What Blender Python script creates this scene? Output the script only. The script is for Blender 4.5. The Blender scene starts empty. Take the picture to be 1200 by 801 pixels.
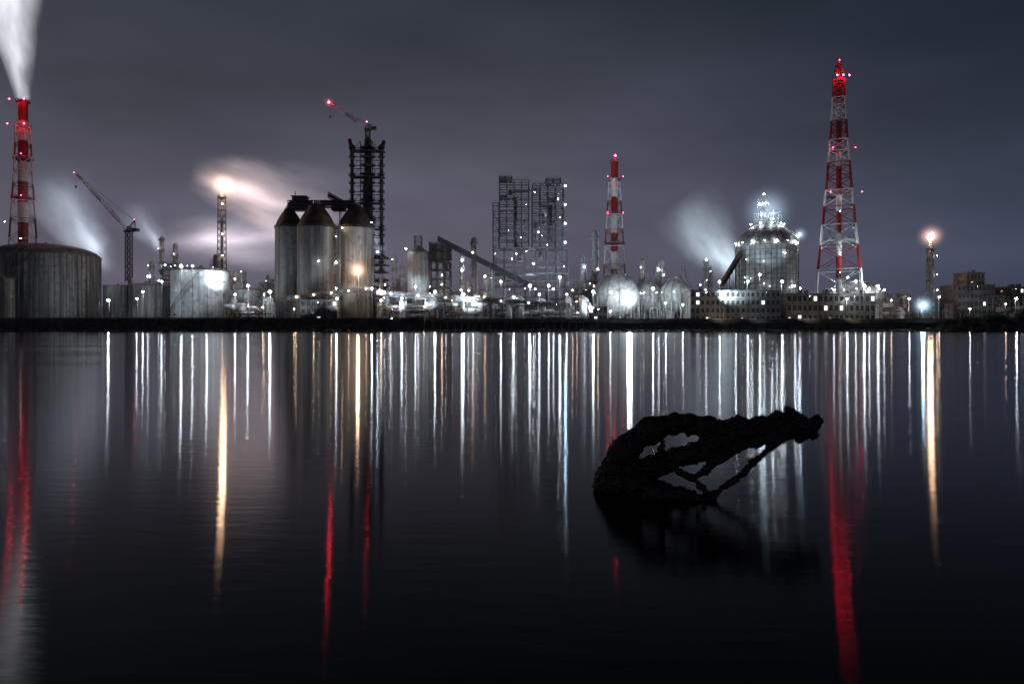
import bpy, math, random
from mathutils import Vector, Matrix
random.seed(7)
scene = bpy.context.scene
F = 800.0      # focal length expressed on a 1200 px wide sheet (24 mm lens)
CAMZ = 1.6
def X(px, D): return (px-600.0)/F*D
def Z(py, D): return CAMZ + (385.0-py)/F*D
def S(px, D): return px/F*D
def P(px, py, D): return Vector((X(px,D), D, Z(py,D)))
GZ = 5.0

# ------------------------------------------------------------------ materials
MATS = {}
def nmat(name):
    m = bpy.data.materials.new(name); m.use_nodes = True
    nt = m.node_tree; nt.nodes.clear()
    out = nt.nodes.new('ShaderNodeOutputMaterial')
    return m, nt, out
def paint(name, c1, c2, rough=0.6, metal=0.0, scale=(0.3,0.3,0.03), bump=0.0, c3=None):
    m, nt, out = nmat(name)
    N = nt.nodes.new; L = nt.links.new
    tc = N('ShaderNodeTexCoord'); mp = N('ShaderNodeMapping'); mp.inputs['Scale'].default_value = scale
    L(tc.outputs['Object'], mp.inputs['Vector'])
    n1 = N('ShaderNodeTexNoise'); n1.inputs['Scale'].default_value = 1.0; n1.inputs['Detail'].default_value = 8; n1.inputs['Roughness'].default_value=0.65
    L(mp.outputs[0], n1.inputs['Vector'])
    r = N('ShaderNodeValToRGB'); r.color_ramp.elements[0].position=0.38; r.color_ramp.elements[1].position=0.62
    r.color_ramp.elements[0].color=(*c1,1); r.color_ramp.elements[1].color=(*c2,1)
    L(n1.outputs[0], r.inputs[0])
    col = r.outputs[0]
    n2 = N('ShaderNodeTexNoise'); n2.inputs['Scale'].default_value = 0.35; n2.inputs['Detail'].default_value = 10
    L(tc.outputs['Object'], n2.inputs['Vector'])
    if c3:
        r2 = N('ShaderNodeValToRGB'); r2.color_ramp.elements[0].position=0.5; r2.color_ramp.elements[1].position=0.68
        L(n2.outputs[0], r2.inputs[0])
        mx = N('ShaderNodeMix'); mx.data_type='RGBA'; L(r2.outputs[0], mx.inputs[0]); L(col, mx.inputs[6]); mx.inputs[7].default_value=(*c3,1)
        col = mx.outputs[2]
    b = N('ShaderNodeBsdfPrincipled'); b.inputs['Roughness'].default_value=rough; b.inputs['Metallic'].default_value=metal
    L(col, b.inputs['Base Color'])
    if bump>0:
        bp = N('ShaderNodeBump'); bp.inputs['Strength'].default_value=bump; bp.inputs['Distance'].default_value=0.2
        L(n2.outputs[0], bp.inputs['Height']); L(bp.outputs[0], b.inputs['Normal'])
    L(b.outputs[0], out.inputs[0])
    MATS[name]=m; return m
def emis(name, col, st):
    m, nt, out = nmat(name)
    e = nt.nodes.new('ShaderNodeEmission'); e.inputs[0].default_value=(*col,1); e.inputs[1].default_value=st
    nt.links.new(e.outputs[0], out.inputs[0]); MATS[name]=m; return m

paint('steel_dark',(0.05,0.05,0.055),(0.10,0.10,0.11),0.55,0.2)
paint('steel_black',(0.03,0.03,0.032),(0.05,0.05,0.052),0.6,0.0)
paint('steel_grey',(0.16,0.16,0.17),(0.28,0.28,0.29),0.5,0.3,c3=(0.12,0.09,0.07))
paint('steel_light',(0.38,0.39,0.40),(0.55,0.56,0.57),0.45,0.2,c3=(0.3,0.27,0.24))
paint('tank_grey',(0.06,0.06,0.06),(0.34,0.34,0.34),0.55,0.0,(0.55,0.55,0.02),c3=(0.15,0.13,0.115))
paint('tank_white',(0.34,0.36,0.37),(0.62,0.65,0.66),0.5,0.0,(0.5,0.5,0.03),c3=(0.32,0.30,0.28))
paint('silo_conc',(0.10,0.10,0.10),(0.36,0.36,0.355),0.75,0.0,(0.4,0.4,0.02),c3=(0.20,0.17,0.15))
paint('rust',(0.06,0.04,0.032),(0.15,0.10,0.08),0.85,0.0,(0.3,0.3,0.08))
paint('red_paint',(0.22,0.018,0.016),(0.32,0.03,0.026),0.5,0.0)
paint('white_paint',(0.5,0.5,0.49),(0.75,0.75,0.74),0.5,0.0)
paint('concrete',(0.10,0.10,0.10),(0.2,0.195,0.19),0.85,0.0,(0.2,0.2,0.1),c3=(0.07,0.065,0.06))
paint('dyke',(0.05,0.05,0.05),(0.11,0.105,0.10),0.9,0.0,(0.15,0.5,0.25),c3=(0.03,0.03,0.028))
paint('ground_asphalt',(0.04,0.04,0.04),(0.07,0.07,0.065),0.9,0.0,(0.05,0.05,0.05))
paint('facade',(0.14,0.135,0.125),(0.26,0.25,0.23),0.85,0.0,(0.3,0.3,0.06),c3=(0.12,0.115,0.11))
paint('glass_dark',(0.015,0.02,0.025),(0.03,0.035,0.04),0.12,0.0)
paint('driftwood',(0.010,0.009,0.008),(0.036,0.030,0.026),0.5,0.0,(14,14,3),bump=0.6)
paint('rock',(0.04,0.04,0.038),(0.10,0.095,0.09),0.9,0.0,(0.4,0.4,0.4))
paint('foliage',(0.02,0.035,0.015),(0.05,0.08,0.03),0.8,0.0,(0.5,0.5,0.5))
emis('lamp_white',(0.84,0.94,1.0),230)
emis('lamp_blue',(0.55,0.79,1.0),320)
emis('lamp_warm',(1.0,0.70,0.44),125)
emis('lamp_sodium',(1.0,0.64,0.40),270)
emis('lamp_key',(0.88,0.95,1.0),420)
emis('lamp_red',(1.0,0.010,0.045),250)
emis('window_lit',(0.9,0.95,1.0),2.0)
emis('flame',(1.0,0.60,0.36),170)
emis('lamp_small',(0.86,0.94,1.0),100)

# ------------------------------------------------------------------ mesh builder
class MB:
    def __init__(s, name):
        s.name=name; s.v=[]; s.f=[]; s.m=[]; s.sm=[]; s.mats=[]
    def mi(s, mat):
        if mat not in s.mats: s.mats.append(mat)
        return s.mats.index(mat)
    def add(s, vs, fs, mat, smooth=False):
        o=len(s.v); s.v.extend([tuple(v) for v in vs]); k=s.mi(mat)
        for f in fs: s.f.append(tuple(i+o for i in f)); s.m.append(k); s.sm.append(smooth)
    def box(s, x0,x1,y0,y1,z0,z1,mat):
        vs=[(x0,y0,z0),(x1,y0,z0),(x1,y1,z0),(x0,y1,z0),(x0,y0,z1),(x1,y0,z1),(x1,y1,z1),(x0,y1,z1)]
        s.add(vs,[(0,3,2,1),(4,5,6,7),(0,1,5,4),(1,2,6,5),(2,3,7,6),(3,0,4,7)],mat)
    def bar(s, p, q, w, mat, h=None):
        p=Vector(p); q=Vector(q); d=(q-p)
        if d.length<1e-5: return
        d.normalize(); up=Vector((0,0,1)) if abs(d.z)<0.95 else Vector((0,1,0))
        a=d.cross(up).normalized()*w/2; b=a.cross(d).normalized()*(h or w)/2
        vs=[p-a-b,p+a-b,p+a+b,p-a+b,q-a-b,q+a-b,q+a+b,q-a+b]
        s.add(vs,[(0,1,2,3),(7,6,5,4),(0,4,5,1),(1,5,6,2),(2,6,7,3),(3,7,4,0)],mat)
    def tube(s, pts, r, mat, n=8):
        vs=[];fs=[]
        pts=[Vector(p) for p in pts]
        for i,p in enumerate(pts):
            d=(pts[min(i+1,len(pts)-1)]-pts[max(i-1,0)]).normalized()
            up=Vector((0,0,1)) if abs(d.z)<0.95 else Vector((0,1,0))
            a=d.cross(up).normalized(); b=a.cross(d).normalized()
            rr=r[i] if isinstance(r,(list,tuple)) else r
            for k in range(n):
                t=2*math.pi*k/n; vs.append(p+a*math.cos(t)*rr+b*math.sin(t)*rr)
        for i in range(len(pts)-1):
            for k in range(n):
                fs.append((i*n+k,i*n+(k+1)%n,(i+1)*n+(k+1)%n,(i+1)*n+k))
        fs.append(tuple(range(n))[::-1]); fs.append(tuple((len(pts)-1)*n+k for k in range(n)))
        s.add(vs,fs,mat,True)
    def lathe(s, cx,cy,prof,mat,n=32,smooth=True):
        vs=[];fs=[]
        for r,z in prof:
            for k in range(n):
                t=2*math.pi*k/n; vs.append((cx+r*math.cos(t),cy+r*math.sin(t),z))
        for i in range(len(prof)-1):
            for k in range(n):
                fs.append((i*n+k,i*n+(k+1)%n,(i+1)*n+(k+1)%n,(i+1)*n+k))
        s.add(vs,fs,mat,smooth)
    def cyl(s, cx,cy,z0,z1,r,mat,n=24):
        s.lathe(cx,cy,[(r,z0),(r,z1)],mat,n); s.lathe(cx,cy,[(r,z1),(0.001,z1)],mat,n,False)
    def sphere(s,c,r,mat,n=24,m=14):
        s.lathe(c[0],c[1],[(max(0.001,r*math.sin(math.pi*i/m)),c[2]-r*math.cos(math.pi*i/m)) for i in range(m+1)],mat,n)
    def lamp(s,p,r,mat):
        p=Vector(p)
        if mat=='lamp_small': r*=random.choice([.25,.35,.35,.5,.5,.7,.9,1.3])
        if r<1.3:
            vs=[p+Vector(d)*r for d in [(1,0,0),(-1,0,0),(0,1,0),(0,-1,0),(0,0,1),(0,0,-1)]]
            s.add(vs,[(0,2,4),(2,1,4),(1,3,4),(3,0,4),(2,0,5),(1,2,5),(3,1,5),(0,3,5)],mat)
        else: s.sphere(p,r,mat,10,6)
    def ring(s,cx,cy,z,r,w,mat,n=32,h=None):
        h=h or w
        s.lathe(cx,cy,[(r,z),(r+w,z),(r+w,z+h),(r,z+h)],mat,n,False)
    def rail(s,cx,cy,z,r,mat,n=32,h=1.2,w=0.12):
        pr=None
        for k in range(n+1):
            t=2*math.pi*k/n; p=Vector((cx+r*math.cos(t),cy+r*math.sin(t),z))
            s.bar(p,p+Vector((0,0,h)),w,mat)
            if pr is not None:
                s.bar(pr+Vector((0,0,h)),p+Vector((0,0,h)),w,mat); s.bar(pr+Vector((0,0,h*.5)),p+Vector((0,0,h*.5)),w*.7,mat)
            pr=p
    def lattice(s,cx,cy,stations,w,matf,horiz=True,xb=True,rot=0.0):
        def c(z,hw):
            out=[]
            for k in range(4):
                t=math.pi/4+k*math.pi/2+rot
                out.append(Vector((cx+hw*1.414*math.cos(t),cy+hw*1.414*math.sin(t),z)))
            return out
        for i in range(len(stations)-1):
            a=c(*stations[i]); b=c(*stations[i+1]); mt=matf((stations[i][0]+stations[i+1][0])/2)
            for k in range(4):
                s.bar(a[k],b[k],w*1.6,mt)
                if xb:
                    s.bar(a[k],b[(k+1)%4],w*.75,mt); s.bar(a[(k+1)%4],b[k],w*.75,mt)
                if horiz: s.bar(b[k],b[(k+1)%4],w*.85,mt)
    def obj(s):
        me=bpy.data.meshes.new(s.name); me.from_pydata(s.v,[],s.f)
        for m in s.mats: me.materials.append(MATS[m])
        me.polygons.foreach_set('material_index',s.m); me.polygons.foreach_set('use_smooth',s.sm); me.update()
        o=bpy.data.objects.new(s.name,me); scene.collection.objects.link(o); return o
def stations(pts, n):
    z0=pts[0][0]; z1=pts[-1][0]
    def hw(z):
        for a,b in zip(pts,pts[1:]):
            if z<=b[0]: return a[1]+(b[1]-a[1])*(z-a[0])/(b[0]-a[0])
        return pts[-1][1]
    out=[]; z=z0
    while z<z1-0.5:
        out.append((z,hw(z))); z+=max(hw(z)*2*n, 2.0)
    out.append((z1,hw(z1))); return out

# ------------------------------------------------------------------ ground, dyke, water
me=MB('ground'); me.box(-5000,5000,404,9000,-3,GZ,'ground_asphalt'); me.obj()
d=MB('sea_wall')
xl0,xl1=-700,X(497,398)
for (a,b,y0,top) in [(xl0,xl1,396,7.4),(xl1+0.003,900,402,7.0)]:
    n=int((b-a)/12)
    for i in range(n):
        xa=a+(b-a)*i/n; xb=a+(b-a)*(i+1)/n-0.06
        t=top+random.uniform(-0.08,0.08)
        vs=[(xa,y0,-2),(xb,y0,-2),(xb,y0+3,t),(xa,y0+3,t),(xa,y0+5,t),(xb,y0+5,t),(xb,y0+5,-2),(xa,y0+5,-2)]
        d.add(vs,[(0,1,2,3),(3,2,5,4),(4,5,6,7),(0,3,4,7),(1,6,5,2)],'dyke')
    d.box(a,b,y0+3.5,y0+4.1,top+0.1,top+0.75,'concrete')
d.obj()
rk=MB('shore_rocks')
def blob(mb,c,r,mat,n=8,m=5):
    vs=[];fs=[]
    rr=[[random.uniform(0.65,1.15) for k in range(n)] for i in range(m+1)]
    for i in range(m+1):
        th=math.pi*i/m
        for k in range(n):
            t=2*math.pi*k/n; q=rr[i][k] if 0<i<m else 0.9
            vs.append((c[0]+r[0]*q*math.sin(th)*math.cos(t),c[1]+r[1]*q*math.sin(th)*math.sin(t),c[2]-r[2]*q*math.cos(th)))
    for i in range(m):
        for k in range(n): fs.append((i*n+k,i*n+(k+1)%n,(i+1)*n+(k+1)%n,(i+1)*n+k))
    mb.add(vs,fs,mat)
for i in range(900):
    x=random.uniform(-420,420); y=random.choice([395,400]) if x<xl1 else 401
    r=random.uniform(0.5,1.4); blob(rk,(x,y+random.uniform(-1.8,0.3),random.uniform(-0.2,0.5)),(r*1.2,r,r*.8),'rock',7,4)
for i in range(420):
    t=random.random(); x=X(1098+t*180,372); h=2+4.5*min(1,t*2.2)
    y=372+random.uniform(-9,9); r=random.uniform(0.9,2.6)
    blob(rk,(x,y,random.uniform(-0.3,h*(1-abs(y-372)/10))),(r*1.3,r,r*.9),'rock',7,4)
rk.obj()
sh=MB('coastal_shrubs')
for i in range(52):
    t=random.random(); cx=X(1106+t*176,374); cy=374+random.uniform(-4,5); hh=random.uniform(2,6.5)*(0.6+0.75*t); bz=3.0+3*min(1,t*2)
    sh.tube([(cx,cy,bz-2),(cx+random.uniform(-.5,.5),cy,bz+hh*.5)],[0.18,0.08],'foliage',5)
    for k in range(170):
        u=random.gauss(0,.42);v=random.gauss(0,.42);w=random.gauss(0.1,.36)
        c=Vector((cx+u*hh*.8,cy+v*hh*.8,bz+hh*(0.5+w*.8)))
        a=Vector((random.uniform(-1,1),random.uniform(-1,1),random.uniform(-1,1))).normalized()*random.uniform(.2,.5)
        b=a.orthogonal().normalized()*random.uniform(.2,.45)
        sh.add([c-a,c+b,c+a,c-b],[(0,1,2,3)],'foliage')
sh.obj()

# water: low swell, slopes larger across the crests; crests are bent into
# arcs about a point just behind the camera, to keep lamp streaks vertical
m,nt,out=nmat('water'); N=nt.nodes.new; L=nt.links.new
tc=N('ShaderNodeTexCoord'); mp=N('ShaderNodeMapping'); mp.inputs['Scale'].default_value=(0.55,2.4,1.0); L(tc.outputs['Object'],mp.inputs[0])
n1=N('ShaderNodeTexNoise'); n1.inputs['Scale'].default_value=3.0; n1.inputs['Detail'].default_value=3; L(mp.outputs[0],n1.inputs['Vector'])
bp=N('ShaderNodeBump'); bp.inputs['Strength'].default_value=1.0; bp.inputs['Distance'].default_value=0.0020; L(n1.outputs[0],bp.inputs['Height'])
n2=N('ShaderNodeTexNoise'); n2.inputs['Scale'].default_value=0.03; n2.inputs['Detail'].default_value=4; L(mp.outputs[0],n2.inputs['Vector'])
mr=N('ShaderNodeMapRange'); mr.inputs['From Min'].default_value=0.35; mr.inputs['From Max'].default_value=0.65; mr.inputs['To Min'].default_value=0.100; mr.inputs['To Max'].default_value=0.126
L(n2.outputs[0],mr.inputs['Value'])
so=N('ShaderNodeSeparateXYZ'); L(tc.outputs['Object'],so.inputs[0])
ay=N('ShaderNodeMath'); ay.operation='ADD'; ay.inputs[1].default_value=3.0; L(so.outputs[1],ay.inputs[0])
nx_=N('ShaderNodeMath'); nx_.operation='MULTIPLY'; nx_.inputs[1].default_value=-1.0; L(so.outputs[0],nx_.inputs[0])
tg=N('ShaderNodeCombineXYZ'); L(ay.outputs[0],tg.inputs[0]); L(nx_.outputs[0],tg.inputs[1])
tn=N('ShaderNodeVectorMath'); tn.operation='NORMALIZE'; L(tg.outputs[0],tn.inputs[0])
gl=N('ShaderNodeBsdfAnisotropic'); gl.distribution='BECKMANN'; gl.inputs['Anisotropy'].default_value=.66; L(tn.outputs[0],gl.inputs['Tangent'])
L(mr.outputs[0],gl.inputs['Roughness']); L(bp.outputs[0],gl.inputs['Normal'])
df=N('ShaderNodeBsdfDiffuse'); df.inputs[0].default_value=(0.004,0.006,0.010,1)
fr=N('ShaderNodeFresnel'); fr.inputs['IOR'].default_value=1.33
mx=N('ShaderNodeMixShader'); L(fr.outputs[0],mx.inputs[0]); L(df.outputs[0],mx.inputs[1]); L(gl.outputs[0],mx.inputs[2]); L(mx.outputs[0],out.inputs[0])
MATS['water']=m
w=MB('water'); w.add([(-6000,-300,0),(6000,-300,0),(6000,9000,0),(-6000,9000,0)],[(0,1,2,3)],'water'); w.obj()

# ------------------------------------------------------------------ glow halos: emissive spheres added as bloom round flames and lamps
def add_halo(parent,c,R,col,st,k=3.0):
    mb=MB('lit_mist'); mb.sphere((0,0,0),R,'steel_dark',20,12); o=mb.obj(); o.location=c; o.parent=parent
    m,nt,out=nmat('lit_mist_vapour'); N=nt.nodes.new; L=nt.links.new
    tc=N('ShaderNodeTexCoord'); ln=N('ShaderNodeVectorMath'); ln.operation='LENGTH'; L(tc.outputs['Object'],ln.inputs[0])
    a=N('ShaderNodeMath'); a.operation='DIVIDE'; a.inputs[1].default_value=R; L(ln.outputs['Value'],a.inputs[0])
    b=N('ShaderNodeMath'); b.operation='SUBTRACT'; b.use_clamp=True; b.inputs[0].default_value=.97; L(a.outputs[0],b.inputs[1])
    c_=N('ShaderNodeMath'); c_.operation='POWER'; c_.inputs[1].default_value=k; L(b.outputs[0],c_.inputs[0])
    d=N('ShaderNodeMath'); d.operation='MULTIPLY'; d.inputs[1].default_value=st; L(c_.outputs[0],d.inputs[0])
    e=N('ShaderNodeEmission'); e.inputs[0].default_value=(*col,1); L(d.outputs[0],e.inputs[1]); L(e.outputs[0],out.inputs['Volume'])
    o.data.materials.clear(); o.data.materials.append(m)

# ------------------------------------------------------------------ tanks
def rnd(px,rpx,D):
    """footprint of a round thing whose near wall stands at depth D"""
    r0=S(rpx,D); cy=D+r0; cx=X(px,cy); r=S(rpx,cy)*math.cos(math.atan2(abs(cx),cy)); return cx,cy,r
def tank(name,px,r_px,ytop,D,mat='tank_grey',dome=0.16,ribs=True,stair=True,lamps=0):
    mb=MB(name); cx,cy,r=rnd(px,r_px,D); zt=Z(ytop,cy)
    mb.lathe(cx,cy,[(r,GZ-0.2),(r,zt)],mat,64)
    prof=[(r*math.cos(a),zt+r*dome*math.sin(a)) for a in [i*math.pi/2/8 for i in range(9)]]
    prof[-1]=(0.01,prof[-1][1]); mb.lathe(cx,cy,prof,'steel_grey',64)
    nseg=max(4,int((zt-GZ)/3.0))
    for i in range(1,nseg): mb.ring(cx,cy,GZ+(zt-GZ)*i/nseg,r-0.02,0.07,mat,64,0.1)
    mb.ring(cx,cy,zt-0.3,r-0.02,0.5,'steel_grey',64,0.35)
    mb.rail(cx,cy,zt,r+0.2,'steel_grey',48,1.2,0.12)
    if ribs:
        n=int(2*math.pi*r/3.2)
        for k in range(n):
            t=2*math.pi*k/n; mb.bar((cx+(r+.08)*math.cos(t),cy+(r+.08)*math.sin(t),GZ),(cx+(r+.08)*math.cos(t),cy+(r+.08)*math.sin(t),zt-0.4),0.22,mat)
    if stair:
        n=40; a0=-math.pi*0.85; a1=-math.pi*0.35; pr=None
        for k in range(n+1):
            t=a0+(a1-a0)*k/n; z=GZ+(zt-GZ)*k/n; p=Vector((cx+(r+.9)*math.cos(t),cy+(r+.9)*math.sin(t),z))
            if pr is not None:
                mb.bar(pr,p,0.3,'steel_grey'); mb.bar(pr+Vector((0,0,1.1)),p+Vector((0,0,1.1)),0.12,'steel_grey')
            mb.bar(p,p+Vector((0,0,1.1)),0.1,'steel_grey'); pr=p
    for k in range(lamps):
        t=-math.pi*(0.1+0.8*(k+.5)/lamps); mb.lamp((cx+(r+.5)*math.cos(t),cy+(r+.5)*math.sin(t),zt+2),0.35,'lamp_small')
    mb.cyl(cx,cy,zt+r*dome-0.2,zt+r*dome+1.2,0.8,'steel_grey',12)
    return mb.obj()
tank('storage_tank',54,67,301,416,'tank_grey',0.27)
tank('storage_tank',138,17,336,430,'tank_grey',0.1)
tank('storage_tank',176,25,335,425,'tank_grey',0.12)
tank('storage_tank',235,35,318,418,'tank_white',0.14,False,True,3)
tank('storage_tank',4,14,327,403,'tank_grey',0.1,False)
tank('storage_tank',289,18,340,440,'tank_white',0.1)
tank('storage_tank',610,20,349,440,'tank_white',0.12)
tank('storage_tank',545,22,352,430,'tank_grey',0.1)

# ------------------------------------------------------------------ striped chimneys / lattice towers
def bands(z0,z1,n,first_red=True):
    def f(z):
        k=int((z1-z)/(z1-z0)*n); return 'red_paint' if (k%2==0)==first_red else 'white_paint'
    return f
def chimney(name,px,D,ytop,prof_px,flue_px,nb,w,lights,n=0.9):
    mb=MB(name); cx=X(px,D); cy=D; zt=Z(ytop,D); rot=-math.atan2(cx,cy); sc=math.cos(rot)*.96
    bf=bands(GZ,zt,nb)
    pts=sorted([(GZ,S(prof_px[-1][1],D)*1.06*sc)]+[(Z(y,D),S(h,D)*sc) for y,h in prof_px])
    mb.lattice(cx,cy,stations(pts,n),w,bf,rot=rot)
    r=S(flue_px,D)*sc
    for i in range(nb):
        za=GZ+(zt-GZ)*i/nb; zb=GZ+(zt-GZ)*(i+1)/nb
        mb.lathe(cx,cy,[(r,za),(r,zb-0.003)],bf((za+zb)/2),24)
        mb.ring(cx,cy,zb-0.5,r,0.25,'steel_grey',24,0.3)
    mb.lathe(cx,cy,[(r,zt),(r*.85,zt),(r*.85,zt-4),(0.01,zt-4)],'steel_dark',24)
    for (y,h) in lights:
        z=Z(y,D); hw=S(h,D)*sc
        mb.ring(cx,cy,z,r,hw*1.1-r,'steel_grey',16,.2); mb.rail(cx,cy,z+.2,hw*1.1,'steel_grey',16,1.3,.14)
    return mb,cx,cy,zt
mb,cx,cy,zt=chimney('striped_chimney',27,470,118,[(150,9),(200,11),(285,17)],6.5,11,0.42,[(120,8.5),(150,10),(187,12),(232,14)])
for y,h in [(121,10.5),(150,12)]:
    for sx in (-1,1): mb.lamp((cx+sx*S(h,470)*.8,cy-S(h,470),Z(y,470)+1),0.5,'lamp_red')
for y in (187,235): mb.lamp((cx+5,cy-9,Z(y,470)+2),0.3,'lamp_red')
mb.lamp((cx-6,cy-9,Z(262,470)),0.6,'lamp_small'); mb.lamp((cx+7,cy-12,Z(282,470)),0.7,'lamp_small')
mb.obj()
mb,cx,cy,zt=chimney('striped_chimney',720,500,188,[(215,6.5),(250,9),(318,13)],4.3,9,0.4,[(190,6.5),(210,8),(252,10),(285,12)])
mb.lamp((cx,cy-S(8,500),Z(186,500)+1),.75,'lamp_red')
for y in (210,252):
    for sx in (-1,1): mb.lamp((cx+sx*S(9,500),cy-5,Z(y,500)+1),0.28,'lamp_red')
mb.obj()
mb,cx,cy,zt=chimney('striped_lattice_tower',983,450,90,[(95,6.5),(150,9.5),(215,15),(280,21.5),(335,28)],3.6,11,0.55,[(96,8),(122,9),(178,12.5),(230,17),(282,22)],n=0.62)
mb.bar((cx,cy,zt),(cx,cy,Z(70,450)),0.9,'red_paint')
mb.lattice(cx,cy,[(zt,2.5),(zt+4,2),(zt+8,1.2)],0.25,lambda z:'red_paint')
mb.lamp((cx,cy-1,Z(71,450)),0.35,'lamp_red')
for sx in (-1,0,1): mb.lamp((cx+sx*S(7,450),cy-S(11,450),Z(92,450)),0.6,'lamp_red')
for y,h in ((178,12),(230,17)):
    for sx in (-1,1): mb.lamp((cx+sx*S(h+1,450),cy-S(h+1,450),Z(y,450)+1),0.3,'lamp_red')
for y in (250,300,320): mb.lamp((cx-3,cy-8,Z(y,450)),0.5,'lamp_small')
mb.obj()

# ------------------------------------------------------------------ flare stacks
def flare(px,ytop,D,hw,fr):
    mb=MB('flare_stack'); cx=X(px,D); cy=D; zt=Z(ytop,D); rot=-math.atan2(cx,cy)
    mb.lattice(cx,cy,stations([(GZ,S(hw*1.4,D)),(zt-6,S(hw,D))],0.85),0.3,lambda z:'steel_grey',rot=rot)
    mb.tube([(cx,cy,GZ),(cx,cy,zt)],0.9,'steel_grey',12)
    for z in [zt-6,GZ+(zt-GZ)*.5,GZ+(zt-GZ)*.75]:
        mb.ring(cx,cy,z,.9,S(hw,D)*.9,'steel_dark',12,.2); mb.rail(cx,cy,z+.2,S(hw,D)*1.2,'steel_grey',12,1.2,.14)
    prof=[(0.3,0),(0.75,.12),(1,.3),(.85,.5),(.5,.72),(.2,.88),(.01,1)]
    vs=[];fs=[];n=14;H=fr*2.8
    for r,t in prof:
        for k in range(n):
            a=2*math.pi*k/n; q=r*(1+.18*math.sin(3*a+t*9)); vs.append((cx+fr*q*math.cos(a)+t*t*fr*.9,cy+fr*q*math.sin(a),zt+0.2+t*H))
    for i in range(len(prof)-1):
        for k in range(n): fs.append((i*n+k,i*n+(k+1)%n,(i+1)*n+(k+1)%n,(i+1)*n+k))
    mb.add(vs,fs,'flame',True)
    return mb,cx,cy,zt
mb,cx,cy,zt=flare(260,221,450,4.0,2.0)
for y in (240,275,300): mb.lamp((cx+2,cy-4,Z(y,450)),0.35,'lamp_warm')
o=mb.obj(); add_halo(o,(cx+1,cy,zt+2.5),15,(1.0,.62,.42),.55,5)
mb,cx,cy,zt=flare(1090,281,440,3.2,1.7)
for y in (300,322,340): mb.lamp((cx+2,cy-4,Z(y,440)),0.3,'lamp_warm')
o=mb.obj(); add_halo(o,(cx+.5,cy,zt+2.5),13,(1.0,.56,.48),.55,5)

# ------------------------------------------------------------------ concrete silos
def silo(px,r_px,ycyl,ytop,D,top='rust'):
    mb=MB('cement_silo'); cx,cy,r=rnd(px,r_px,D); zc=Z(ycyl,cy-r*.5); zt=Z(ytop,cy)
    mb.lathe(cx,cy,[(r,GZ-.2),(r,zc)],'silo_conc',64)
    prof=[]
    for i in range(9):
        t=i/8; prof.append((r*(1-t*0.72)+ r*0.10*math.sin(math.pi*t), zc+(zt-zc)*t))
    mb.lathe(cx,cy,prof,top,64)
    mb.lathe(cx,cy,[(r*.28,zt),(0.01,zt+.4)],top,32)
    mb.cyl(cx,cy,zt,zt+2.5,r*.2,'steel_grey',16)
    n=int((zc-GZ)/4)
    for i in range(1,n): mb.ring(cx,cy,GZ+(zc-GZ)*i/n,r-.02,0.08,'silo_conc',64,0.15)
    mb.ring(cx,cy,zc-.3,r-.02,.5,'steel_grey',64,.4); mb.rail(cx,cy,zc+.1,r+.35,'steel_grey',40,1.2,.12)
    mb.rail(cx,cy,zt,r*.27,'steel_grey',14,1.2,.12)
    for i in range(10):
        t=-math.pi/2+ (i-4.5)*0.22
        mb.bar((cx+r*math.cos(t),cy+r*math.sin(t),zc+.2),(cx+r*.3*math.cos(t),cy+r*.3*math.sin(t),zt+.1),0.25,'rust')
    return mb,cx,cy,r,zc,zt
mb,cx,cy,r,zc,zt=silo(339,17,266,245,436); mb.obj()
mb,cx,cy,r,zc,zt=silo(371,23,266,240,424); mb.lamp((cx+5,cy-r-1,zc-22),0.4,'lamp_small'); mb.obj()
mb,cx,cy,r,zc,zt=silo(417,21.5,267,242,428); mb.lamp((cx-r*.5,cy-r-1,zc-1),0.4,'lamp_warm'); mb.obj()
mb=MB('stair_tower'); D=420; cx=X(395,D)
mb.lattice(cx,D,[(GZ+i*3.2,1.6) for i in range(20)],0.22,lambda z:'steel_grey')
for i in range(19):
    z=GZ+i*3.2; mb.box(cx-1.5,cx+1.5,D-1.5,D+1.5,z,z+.12,'steel_grey')
    mb.bar((cx-1.4,D-1,z),(cx+1.4,D-1,z+3.2),0.25,'steel_grey')
for i in (6,11,16): mb.lamp((cx,D-2.2,GZ+i*3.2+2),0.45,'lamp_small')
mb.obj()
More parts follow.
